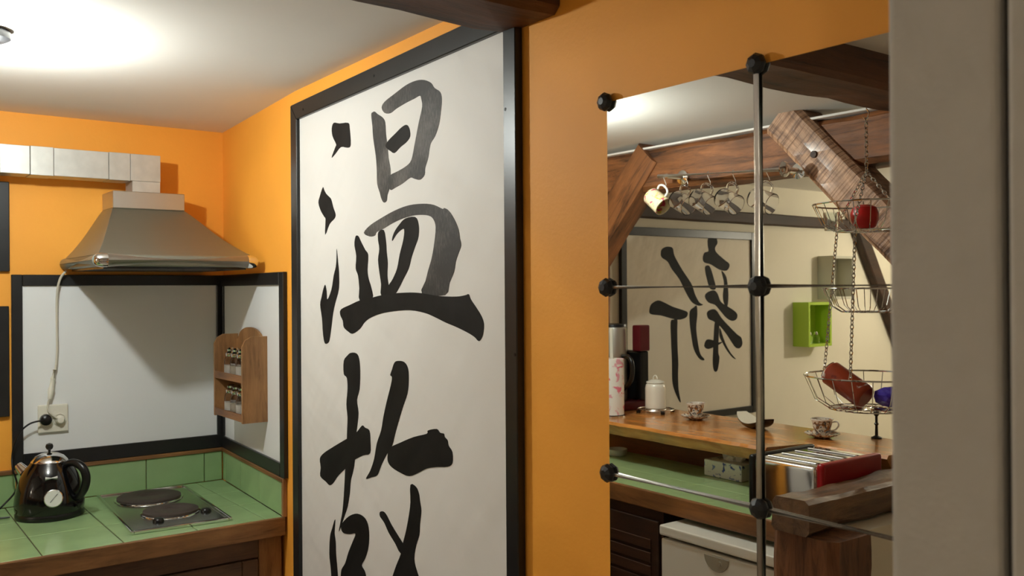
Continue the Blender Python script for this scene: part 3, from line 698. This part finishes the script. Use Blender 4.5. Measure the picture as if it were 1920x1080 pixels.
# green counter in front of the bar
ct = thing('tiled_counter', 'green tiled counter with a brown wooden edge below the bar', 'worktop', (-1.5, 2.6, .84))
CX = -1.24; CB = -1.762
box('base', CB, CX-.021, 1.715, 3.64, .845, ZC-.002, 'grout2', ct)
cy = 1.716
while cy < 3.6:
    y1 = min(cy+.222, 3.64)
    for a, b in ((CX-.021, CX-.02-.222), (CX-.02-.222, CX-.02-.444), (CX-.02-.444, CB)):
        box('tile', b+.0006, a-.0006, cy+.0006, y1-.0006, ZC-.008, ZC, 'tile2', ct, .0008)
    cy = y1
box('wood_edge', CX-.02, CX, 1.715, 2.89, .832, ZC+.001, 'edge_y', ct, .004, 2)
cc = thing('counter_cabinet', 'dark louvred wooden cabinet under the green counter', 'cabinet', (-1.5, 2.65, 0))
box('body', CB, -1.262, 2.36, 2.90, .06, .83, 'cab_dark', cc)
d = box('door', -1.2615, -1.248, 2.375, 2.89, .08, .79, 'cab_dark', cc, .002)
for k in range(12): box('slat', -1.2475, -1.242, 2.41, 2.86, .13+k*.05, .168+k*.05, 'cab_dark', d, .002)
# dishwasher
dw = thing('dishwasher', 'white dishwasher pushed under the green counter', 'dishwasher', (-1.45, 2.03, 0))
box('body', -1.74, -1.195, 1.733, 2.285, .02, .76, 'white_app', dw, .004)
box('lid', -1.75, -1.165, 1.73, 2.29, .776, .812, 'white_app', dw, .008, 3)
dd_ = box('door', -1.1945, -1.172, 1.733, 2.285, .06, .764, 'white_app', dw, .006, 2)
bm = bmesh.new(); pts = [(2.03+.055*math.cos(a), .755-.052*math.sin(a)) for a in [PI*k/14 for k in range(15)]]
A = [bm.verts.new((-1.1715, y, z)) for y, z in pts]; B = [bm.verts.new((-1.169, 2.03+(y-2.03)*.92, .753+(z-.755)*.92)) for y, z in pts]
bm.faces.new(B)
for i in range(len(A)): j = (i+1) % len(A); bm.faces.new((A[i], A[j], B[j], B[i]))
put('grip_recess', bm, 'grey_app', dd_)
lathe('button', [(.008, 0), (.007, .003), (0, .003)], (-1.169, 2.015, .735), 'grey_app', dd_, axis=(1, 0, 0), segs=12)

# mug rail with mugs
RX = 1.60
ra, rb = vir(hx(1238, 331, RX)), vir(hx(1470, 318, RX))
mr = thing('mug_rail', 'chrome hanging rail with hooks under the timber beam', 'rail', (ra+rb)/2)
tube('rod', [ra, rb], .008, 'satin', mr, 10)
lathe('flange', [(.03, 0), (.03, .006), (.012, .012), (.01, .1)], (FX+.002, rb.y-.003, rb.z), 'chrome', mr, axis=(1, 0, 0), segs=20)
lathe('flange', [(.03, 0), (.03, .006), (.012, .012), (.01, .1)], (FX+.002, ra.y-.05, ra.z-.003), 'chrome', mr, axis=(1, 0, 0), segs=20)
lathe('end_knob', [(.008, -.004), (.026, .004), (.03, .012), (.022, .022), (0, .028)], rb, 'chrome', mr, axis=(0, -1, 0), segs=16)
MUGS = [(1252, 'floral', 'white mug printed with pink and yellow flowers hanging from the rail'),
        (1297, 'mugglass', None), (1341, 'mugglass', None), (1388, 'mugglass', None), (1447, 'mugglass', None)]
for i, (px, mk, lab) in enumerate(MUGS):
    t_ = (px-1238)/(1470-1238); h = ra.lerp(rb, t_)
    S = [(0, .0085), (.008, .005), (.0085, -.004), (.002, -.018), (-.006, -.034), (-.006, -.044), (.002, -.049), (.008, -.044)]
    tube('hook', spline([h+Vector((0, y, z)) for y, z in S], 4), .0016, 'chrome', mr, 6)
    hang_p = h+Vector((0, .001, -.0455))
    lab = lab or 'clear glass mug hanging from the rail under the beam'
    t = thing('hanging_mug', lab, 'mug', hang_p, 'mugs hanging from the rail')
    ang = math.radians((-38, -24, -28, -26, -22)[i]); ax = Vector((.12*(i % 2)-.05, -math.cos(ang), math.sin(ang))).normalized()
    up_ = (Vector((0, 0, 1))-ax*ax.z).normalized()
    R_ = .041; cen = hang_p-up_*(R_+.030)
    pr = [(0, -.044), (R_*.86, -.044), (R_*.93, -.040), (R_, .046), (R_-.003, .047), (R_*.90, -.035), (0, -.037)]
    lathe('mug_body', pr, cen, mk, t, axis=ax, segs=28, cap=False)
    hpnt = [(R_-.001, -.026), (R_+.018, -.028), (R_+.030, -.012), (R_+.030, .010), (R_+.020, .026), (R_-.001, .026)]
    tube('mug_handle', spline([cen+up_*u+ax*v for u, v in hpnt], 4), .0045, mk if mk == 'mugglass' else 'porc', t, 8)

# things standing on the bar
def V3(vx, y, z): return Vector((-vx, y, z))
cm = thing('coffee_maker', 'steel and dark red coffee maker standing on the bar', 'coffee maker', V3(1.84, 3.2, ZBAR))
box('base_plate', -1.93, -1.73, 3.105, 3.315, ZBAR+.001, ZBAR+.045, 'dkred', cm, .012, 3)
box('tank_cover', -1.93, -1.86, 3.080, 3.135, ZBAR+.28, ZBAR+.405, 'dkred', cm, .010, 3)
box('column', -1.93, -1.88, 3.09, 3.30, ZBAR+.0455, ZBAR+.2795, 'kblack', cm, .010, 3)
jug = lathe('jug', [(.058, 0), (.062, .008), (.062, .34), (.060, .350)], V3(1.80, 3.195, ZBAR+.0455), 'steel', cm, segs=36)
lathe('jug_lid', [(.061, .3505), (.063, .353), (.061, .363), (.02, .368), (0, .368)], V3(1.80, 3.195, ZBAR+.0455), 'kblack', jug, segs=36)
tube('handle', spline([V3(1.80, 3.14, ZBAR+.255), V3(1.80, 3.10, ZBAR+.258), V3(1.80, 3.072, ZBAR+.225), V3(1.80, 3.078, ZBAR+.15), V3(1.80, 3.135, ZBAR+.10)], 5), .011, 'kblack', jug, 10)
pt_ = thing('paper_towel_roll', 'white kitchen paper roll with pink flowers on a steel stand', 'paper towel', V3(1.63, 3.03, ZBAR))
lathe('stand_base', [(.062, 0), (.062, .006), (.01, .009)], V3(1.63, 3.03, ZBAR+.0005), 'chrome', pt_, segs=28)
lathe('paper', [(.02, .010), (.055, .010), (.056, .06), (.055, .262), (.02, .262), (.02, .010)], V3(1.63, 3.03, ZBAR), 'towel', pt_, segs=32, cap=False)
tube('pole', [V3(1.63, 3.03, ZBAR+.009), V3(1.63, 3.03, ZBAR+.40)], .008, 'white_pl', pt_, 10)
# trivet + canister
TV = V3(1.87, 2.99, ZBAR)
tv = thing('trivet', 'wire trivet with black feet under the enamel canister', 'trivet', TV)
tube('ring', [TV+Vector((.085*math.cos(a), .085*math.sin(a), .016)) for a in [2*PI*k/28 for k in range(28)]], .003, 'chrome', tv, 6, True)
tube('ring', [TV+Vector((.05*math.cos(a), .05*math.sin(a), .016)) for a in [2*PI*k/20 for k in range(20)]], .003, 'chrome', tv, 6, True)
for k in range(4):
    a = k*PI/2+.4; d = Vector((math.cos(a), math.sin(a), 0))
    tube('spoke', [TV+Vector((0, 0, .016)), TV+d*.085+Vector((0, 0, .016))], .0025, 'chrome', tv, 6)
    lathe('foot', [(.009, 0), (.011, .004), (.011, .011), (.006, .013)], TV+d*.085+Vector((0, 0, .0003)), 'kblack', tv, segs=12)
cn = thing('enamel_canister', 'cream enamel lidded canister on the wire trivet', 'canister', TV+Vector((0, 0, .019)))
z0 = TV+Vector((0, 0, .0195))
lathe('pot', [(.044, 0), (.048, .004), (.048, .095), (.044, .112), (.038, .118)], z0, 'enamel', cn, segs=32)
ld = lathe('lid', [(.040, .1185), (.043, .120), (.042, .125), (.02, .134), (0, .136)], z0, 'enamel', cn, segs=32)
tube('lid_loop', [z0+Vector((0, .013*math.cos(a), .137+.016*math.sin(a))) for a in [PI*k/10 for k in range(11)]], .0035, 'enamel', ld, 8)
def cup(pos, lab, hdir, s=1.0):
    S = thing('saucer', lab[1], 'saucer', pos, 'saucers on the bar')
    lathe('dish', [(.028*s, .0005), (.034*s, .004), (.058*s, .012), (.066*s, .017), (.067*s, .0185), (.058*s, .015), (.032*s, .008), (0, .007)], pos, 'cupprint', S, segs=32)
    c = pos+Vector((0, 0, .0085)); C_ = thing('coffee_cup', lab[0], 'cup', c, 'cups on the bar')
    lathe('cup_body', [(0, .001), (.022*s, .001), (.026*s, .006), (.032*s, .025), (.038*s, .055), (.041*s, .064), (.0395*s, .0645), (.035*s, .052), (.029*s, .024), (.02*s, .008), (0, .007)], c, 'cupprint', C_, segs=32, cap=False)
    lathe('rim', [(.0412*s, .060), (.0418*s, .0652), (.0392*s, .0656), (.0385*s, .060)], c, 'porc', C_, segs=32, cap=False)
    h = Vector(hdir).normalized()
    tube('cup_handle', spline([c+h*.037*s+Vector((0, 0, .052)), c+h*.055*s+Vector((0, 0, .055)), c+h*.060*s+Vector((0, 0, .04)), c+h*.048*s+Vector((0, 0, .024)), c+h*.031*s+Vector((0, 0, .02))], 4), .003*s, 'porc', C_, 8)
cup(vir(hz(1308, 786, ZBAR)), ('brown patterned coffee cup beside the enamel canister', 'patterned saucer under the cup beside the enamel canister'), (-.5, .8, 0), .98)
cup(vir(hz(1545, 820, ZBAR)), ('brown patterned coffee cup behind the toaster', 'patterned saucer under the cup behind the toaster'), (-.5, -.8, 0), 1.0)
# boat dish
bp_ = vir(hz(1419, 801, ZBAR)); bd = thing('boat_dish', 'black boat-shaped dish with a cream inside on the bar', 'dish', bp_)
dirL = Vector((.45, -1, 0)).normalized(); dirW = Vector((1, .45, 0)).normalized()
def boat(name, m, parent, top):
    bm = bmesh.new(); n, k = 28, 8; L_, W_ = .118, .05; rows = []; rows2 = []
    for i in range(n+1):
        s = -1+2*i/n; w = W_*math.sqrt(max(.02, 1-s*s*.8)); zt = .020+.030*s*s; zb = .0005+.046*s*s; row = []; row2 = []
        if top: w *= .95; zb = zt+.0004; zt = zt+.0022
        for j in range(k+1):
            t = -1+2*j/k; dip = .006*(1-t*t)*(1-s*s)
            row.append(bm.verts.new(bp_+dirL*(s*L_)+dirW*(t*w)+Vector((0, 0, zt-dip))))
            row2.append(bm.verts.new(bp_+dirL*(s*L_)+dirW*(t*w*(1 if top else .55+.45*abs(s)))+Vector((0, 0, min(zb, zt-.001)-(dip if top else 0)))))
        rows.append(row); rows2.append(row2)
    for G in (rows, rows2):
        for A, B in zip(G, G[1:]):
            for j in range(k): bm.faces.new((A[j], A[j+1], B[j+1], B[j]))
    for e in (0, k):
        for i in range(n): bm.faces.new((rows[i][e], rows[i+1][e], rows2[i+1][e], rows2[i][e]))
    for e in (0, n):
        for j in range(k): bm.faces.new((rows[e][j], rows[e][j+1], rows2[e][j+1], rows2[e][j]))
    return put(name, bm, m, parent, True)
boat('outer_shell', 'boat_black', bd, False); boat('inner_glaze', 'boat_white', bd, True)
# candle stand at the far side of the bar
cs = vir(hz(1661, 819, ZBAR)); cs.x = -1.99
cst = thing('candle_stand', 'small black turned stand at the back edge of the bar', 'candle holder', cs)
lathe('stand', [(.02, .0005), (.02, .005), (.006, .012), (.005, .05), (.009, .056), (.005, .062), (.005, .085), (.010, .092), (.011, .10), (.006, .108), (0, .11)], cs, 'kblack', cst, segs=14)

# on the green counter
ab = V3(1.66, 3.03, ZC); bo_ = lathe('small_bowl', [(.036, .0005), (.044, .008), (.047, .03), (.0455, .0305), (.040, .012), (0, .008)], ab, 'greycube'); tag(bo_, 'low pale bowl on the green counter under the bar', 'bowl')
tb = thing('tissue_box', 'white tissue box with blue flowers on the green counter', 'tissue box', V3(1.69, 2.4, ZC))
bx0 = box('carton', -1.745, -1.635, 2.30, 2.49, ZC+.0005, ZC+.066, 'bluebox', tb, .002)
bm = bmesh.new(); n = 18; rr = []
for j, (rad, zz) in enumerate(((.034, 0), (.040, .018), (.03, .034), (.015, .042))):
    rr.append([bm.verts.new(V3(1.69+rad*.55*math.cos(2*PI*k/n)*(1+.35*math.sin(5*k+j)), 2.385+rad*1.25*math.sin(2*PI*k/n)*(1+.3*math.cos(3*k+j*2)), ZC+.0665+zz*(1+.25*math.sin(2.3*k)))) for k in range(n)])
for A, B in zip(rr, rr[1:]):
    for k in range(n): bm.faces.new((A[k], A[(k+1) % n], B[(k+1) % n], B[k]))
bm.faces.new(rr[-1]); put('tissue', bm, 'tissue', tb)
# toaster
to = thing('toaster', 'chrome four-slot toaster with a red end on the green counter', 'toaster', V3(1.49, 1.85, ZC))
tx0, tx1, ty0, ty1, tz = -1.655, -1.31, 1.738, 1.985, 1.083
box('body', tx0, tx1, ty0, ty1, ZC+.012, tz, 'chrome', to, .018, 4, smooth=True)
box('red_end', tx0-.004, tx1+.004, ty0-.018, ty0-.0005, ZC+.006, tz+.006, 'red', to, .02, 4, smooth=True) if False else None
bm = bmesh.new(); bm_box(bm, tx0+.004, tx1-.004, 1.7125, ty0+.004, ZC+.004, tz+.012, .014, 4); put('red_end', bm, 'red', to, True)
bm = bmesh.new(); bm_box(bm, tx0-.004, tx1+.004, ty1-.006, ty1+.02, ZC+.004, tz+.006, .012, 3); put('black_end', bm, 'kblack', to, True)
for k in range(4):
    xx = tx0+.06+k*.075
    sl = box('slot', xx-.011, xx+.011, ty0+.03, ty1-.03, tz-.001, tz+.0008, 'groove', to)
    box('slot_guide', xx+.010, xx+.019, ty0+.028, ty1-.028, tz+.0009, tz+.004, 'satin', sl, .001)

# hanging three-tier wire basket
BX, BY = -1.45, 1.640
hb = thing('hanging_basket', 'three-tier wire basket hanging on chains from the ceiling beam', 'basket', (BX, BY, 2.2))
def chain(name, a, b, parent, ll=.016):
    a, b = Vector(a), Vector(b); L_ = (b-a).length; n = max(2, int(L_/(ll*.72))); bm = bmesh.new()
    d, s, t = frame_axes(b-a)
    for i in range(n):
        c = a.lerp(b, (i+.5)/n); q = s if i % 2 else t
        pts = [c+d*(math.cos(w)*ll*.5)+q*(math.sin(w)*ll*.28) for w in [2*PI*k/8 for k in range(8)]]
        bm_tube(bm, pts, .0017, 4, True)
    return put(name, bm, 'chrome', parent, True)
tube('hook', spline([(BX, BY, 2.232), (BX, BY-.01, 2.215), (BX, BY, 2.195), (BX, BY+.01, 2.205)], 5), .002, 'chrome', hb, 6)
chain('chain', (BX, BY, 2.20), (BX, BY, 2.03), hb, .02)
TIERS = [(.165, 1.925, .085, .10), (.135, 1.655, .075, .08), (.195, 1.375, .105, .12)]
for (r, z, dep, rb_) in TIERS:
    ring = tube('basket_rim', [(BX+r*math.cos(a), BY+r*math.sin(a), z) for a in [2*PI*k/40 for k in range(40)]], .003, 'chrome', hb, 6, True)
    tube('base_ring', [(BX+rb_*math.cos(a), BY+rb_*math.sin(a), z-dep) for a in [2*PI*k/32 for k in range(32)]], .0022, 'chrome', ring, 6, True)
    tube('base_ring', [(BX+rb_*.5*math.cos(a), BY+rb_*.5*math.sin(a), z-dep) for a in [2*PI*k/24 for k in range(24)]], .002, 'chrome', ring, 6, True)
    for k in range(20):
        a = 2*PI*k/20; c_, s_ = math.cos(a), math.sin(a)
        bm = bmesh.new(); bm_tube(bm, [(BX+r*c_, BY+r*s_, z), (BX+(r*.55+rb_*.45)*c_, BY+(r*.55+rb_*.45)*s_, z-dep*.75), (BX+rb_*c_, BY+rb_*s_, z-dep), (BX+.02*c_, BY+.02*s_, z-dep)], .0014, 4); put('wire', bm, 'chrome', ring, True)
for k in range(3):
    a = 2*PI*k/3+1.8; d = Vector((math.cos(a), math.sin(a), 0)); O = Vector((BX, BY, 0)); prev = Vector((BX, BY, 2.03))
    p1 = O+d*.128+Vector((0, 0, 1.87)); p3 = O+d*.195+Vector((0, 0, 1.375)); p2 = O+d*.135+Vector((0, 0, 1.655))
    chain('chain', prev, p1, hb, .018); chain('chain', p1, p3, hb, .018)
    tube('tier_link', [p2, p1.lerp(p3, .49)], .0012, 'chrome', hb, 5)
ap = vir(hx(1622, 413, 1.46)); zap = 1.925-.085+.0445
ap = Vector((-1.47, ap.y, zap))
apple = thing('apple', 'red apple lying in the top wire basket', 'apple', (ap.x, ap.y, ap.z-.04))
lathe('fruit', [(.004, -.034), (.018, -.041), (.034, -.030), (.043, -.008), (.044, .012), (.036, .032), (.02, .040), (.006, .034), (0, .03)], ap, 'apple', apple, segs=28)
tube('stem', [ap+Vector((0, 0, .03)), ap+Vector((.004, .003, .052))], .0016, 'stem', apple, 6)
gcp = Vector((-1.40, 1.735, 1.8425)); gt = lathe('small_glass', [(0, .001), (.022, .001), (.026, .06), (.0245, .06), (.021, .005), (0, .004)], gcp, 'glass', cap=False); tag(gt, 'small clear glass standing in the top wire basket', 'glass')
# drink can and foil packet in the bottom basket
ca, cb_ = vir(hx(1563, 706, 1.43)), vir(hx(1622, 748, 1.43))
dirc = (cb_-ca).normalized(); ca = ca-dirc*.012+Vector((0, 0, .012))
can = thing('drink_can', 'brown-red drink can lying tilted in the bottom wire basket', 'can', ca)
CL = .155
lathe('can_body', [(.034, .003), (.041, .011), (.041, CL-.01), (.035, CL)], ca, 'can', can, axis=dirc, segs=28)
lathe('can_end', [(.034, .0028), (.035, 0), (.032, .001), (.031, .004), (0, .004)], ca, 'chrome', can, axis=dirc, segs=28)
pk = vir(hx(1657, 732, 1.45))
bm = bmesh.new(); rng = random.Random(3)
bmesh.ops.create_icosphere(bm, subdivisions=3, radius=1)
for v in bm.verts:
    v.co = Vector((v.co.x*.035, v.co.y*.05, v.co.z*.032))*(1+.22*mnoise.noise(v.co*2.3))+Vector((-1.47, pk.y-.015, 1.375-.105+.040))
tag(put('foil_packet', bm, 'purple', None, False), 'crumpled purple foil packet beside the drink can', 'packet')

# ------------------------------------------------------------------ dining room wall beyond the bar
YD = YB-.001
def dv(px, py, y=YD): return vir(hy(px, py, y))
dc = thing('calligraphy_panel', 'square cream calligraphy sheet in a black frame on the dining room wall', 'calligraphy', (-2.87, YD, .88))
TL, TR, BR_ = dv(1168, 421, YD-.025), dv(1420, 439, YD-.025), dv(1422, 772, YD-.025); BL = Vector((TL.x+.0, TL.y, BR_.z+.01))
fx0, fx1, fz1, fz0 = TL.x, TR.x, (TL.z+TR.z)/2, BR_.z
fwid = .042
box('frame_bar', fx0-fwid, fx0, YD-.025, YD, fz0, fz1, 'black', dc, .002)
box('frame_bar', fx1, fx1+fwid, YD-.025, YD, fz0, fz1, 'black', dc, .002)
box('frame_bar', fx1+fwid+.0005, fx0-fwid-.0005, YD-.025, YD, fz1-fwid-.005, fz1, 'black', dc, .002)
box('frame_bar', fx1+fwid+.0005, fx0-fwid-.0005, YD-.025, YD, fz0, fz0+fwid, 'black', dc, .002)
YPS = YD-.012
box('paper', fx1+.02, fx0-.02, YPS, YD-.002, fz0+.02, fz1-.02, 'paper2', dc)
e2 = lambda P: [(1120+x/3.272, 370+y/3.272) for x, y in P]
str2 = [e2([(398,345),(405,318),(435,303),(470,310),(478,345),(490,375),(530,445),(570,505),(590,540),(610,600),(635,645),(657,658),(630,665),(590,645),(560,600),(535,550),(510,500),(465,440),(440,395),(405,370)]),
 e2([(328,690),(340,655),(380,632),(420,645),(470,670),(530,690),(562,705),(555,735),(515,750),(470,745),(400,725),(350,720),(330,710)]),
 [(1260,604),(1266,599),(1272.5,598),(1272.5,620),(1273,650),(1274.5,680),(1274,700),(1275,730),(1279,753),(1275,750),(1266.5,730),(1263,712),(1262.5,680),(1261,640)],
 e2([(575,700),(600,675),(618,665),(622,720),(615,800),(625,890),(640,960),(665,992),(655,1000),(630,985),(600,930),(585,850),(575,770)]),
 e2([(690,250),(735,250),(745,280),(730,310),(740,340),(790,385),(815,405),(818,425),(800,450),(760,445),(725,425),(700,410),(665,400),(655,375),(665,340),(690,330),(685,290)]),
 e2([(668,430),(690,418),(705,440),(720,490),(735,560),(700,560),(680,500)]),
 e2([(770,450),(795,480),(805,520),(812,600),(805,670),(785,650),(778,600),(785,530),(778,490)]),
 e2([(668,610),(680,585),(720,570),(745,590),(765,640),(800,665),(840,690),(865,715),(862,745),(835,758),(800,740),(765,700),(730,660),(690,645)]),
 e2([(680,710),(700,690),(735,690),(770,740),(820,795),(865,840),(890,860),(897,900),(880,925),(855,920),(830,885),(800,840),(760,790),(720,760),(690,745)]),
 e2([(730,760),(755,770),(752,850),(750,950),(757,985),(745,1060),(725,1065),(716,1020),(718,940),(722,850)]),
 e2([(665,900),(680,872),(715,875),(745,890),(775,885),(760,900),(730,915),(690,930),(668,920)]),
 e2([(760,800),(780,860),(800,910),(830,960),(858,992),(835,980),(800,935),(775,890),(757,850)])]
for i, P in enumerate(str2):
    poly_sheet('brush_stroke', [dv(x, y, YPS) for x, y in P], 'ink', dc, .0005+.00006*i, (0, -1, 0), 3)
def cube_shelf(label, v0, v1, z0, z1, mk, y0=3.53):
    t = thing('cube_shelf', label, 'shelf', (-(v0+v1)/2, YD, z0)); th = .018
    box('side_panel', -v0-th, -v0, y0, YD, z0, z1, mk, t, .001); box('side_panel', -v1, -v1+th, y0, YD, z0, z1, mk, t, .001)
    box('top_panel', -v1+th+.0003, -v0-th-.0003, y0, YD, z1-th, z1, mk, t, .001); box('bottom_panel', -v1+th+.0003, -v0-th-.0003, y0, YD, z0, z0+th, mk, t, .001)
    box('back_panel', -v1+th+.0003, -v0-th-.0003, YD-.008, YD, z0+th+.0003, z1-th-.0003, mk, t)
cube_shelf('lime green cube shelf on the dining room wall', 3.825, 4.078, 1.272, 1.561, 'lime')
cube_shelf('pale grey cube shelf above the lime green one', 4.10, 4.335, 1.578, 1.868, 'greycube')
for k, v in enumerate((3.895, 3.965)):
    p_ = V3(v, 3.575, 1.2905); t = thing('shelf_jar', 'tiny clear glass jar standing in the lime green cube shelf', 'jar', p_, 'glass jars in the green cube')
    lathe('glass_body', [(.018, 0), (.024, .008), (.024, .045), (.014, .056)], p_, 'glass', t, segs=18)
    lathe('stopper', [(.013, .0562), (.015, .062), (.010, .076), (0, .078)], p_, 'chrome', t, segs=14)
wb = thing('wall_timber', 'dark level timber set along the top of the dining room wall', 'beam', (-3.2, YD, 2.07))
rough_bar('timber', (-1.9, YD-.02, 2.09), (-4.5, YD-.02, 2.09), .07, .06, 'darktimber', wb, side=(0, 0, 1), amp=.004, n=30, seed=31)
wd = thing('wall_brace', 'dark slanting timber on the dining room wall beside the cube shelves', 'beam', (-4.8, YD, 1.2))
q1, q2 = dv(1600, 400, YD-.03), dv(1680, 620, YD-.03)
rough_bar('timber', q1, q2+(q2-q1)*.6, .10, .06, 'darktimber', wd, side=(1, 0, 0), amp=.004, n=20, seed=33)
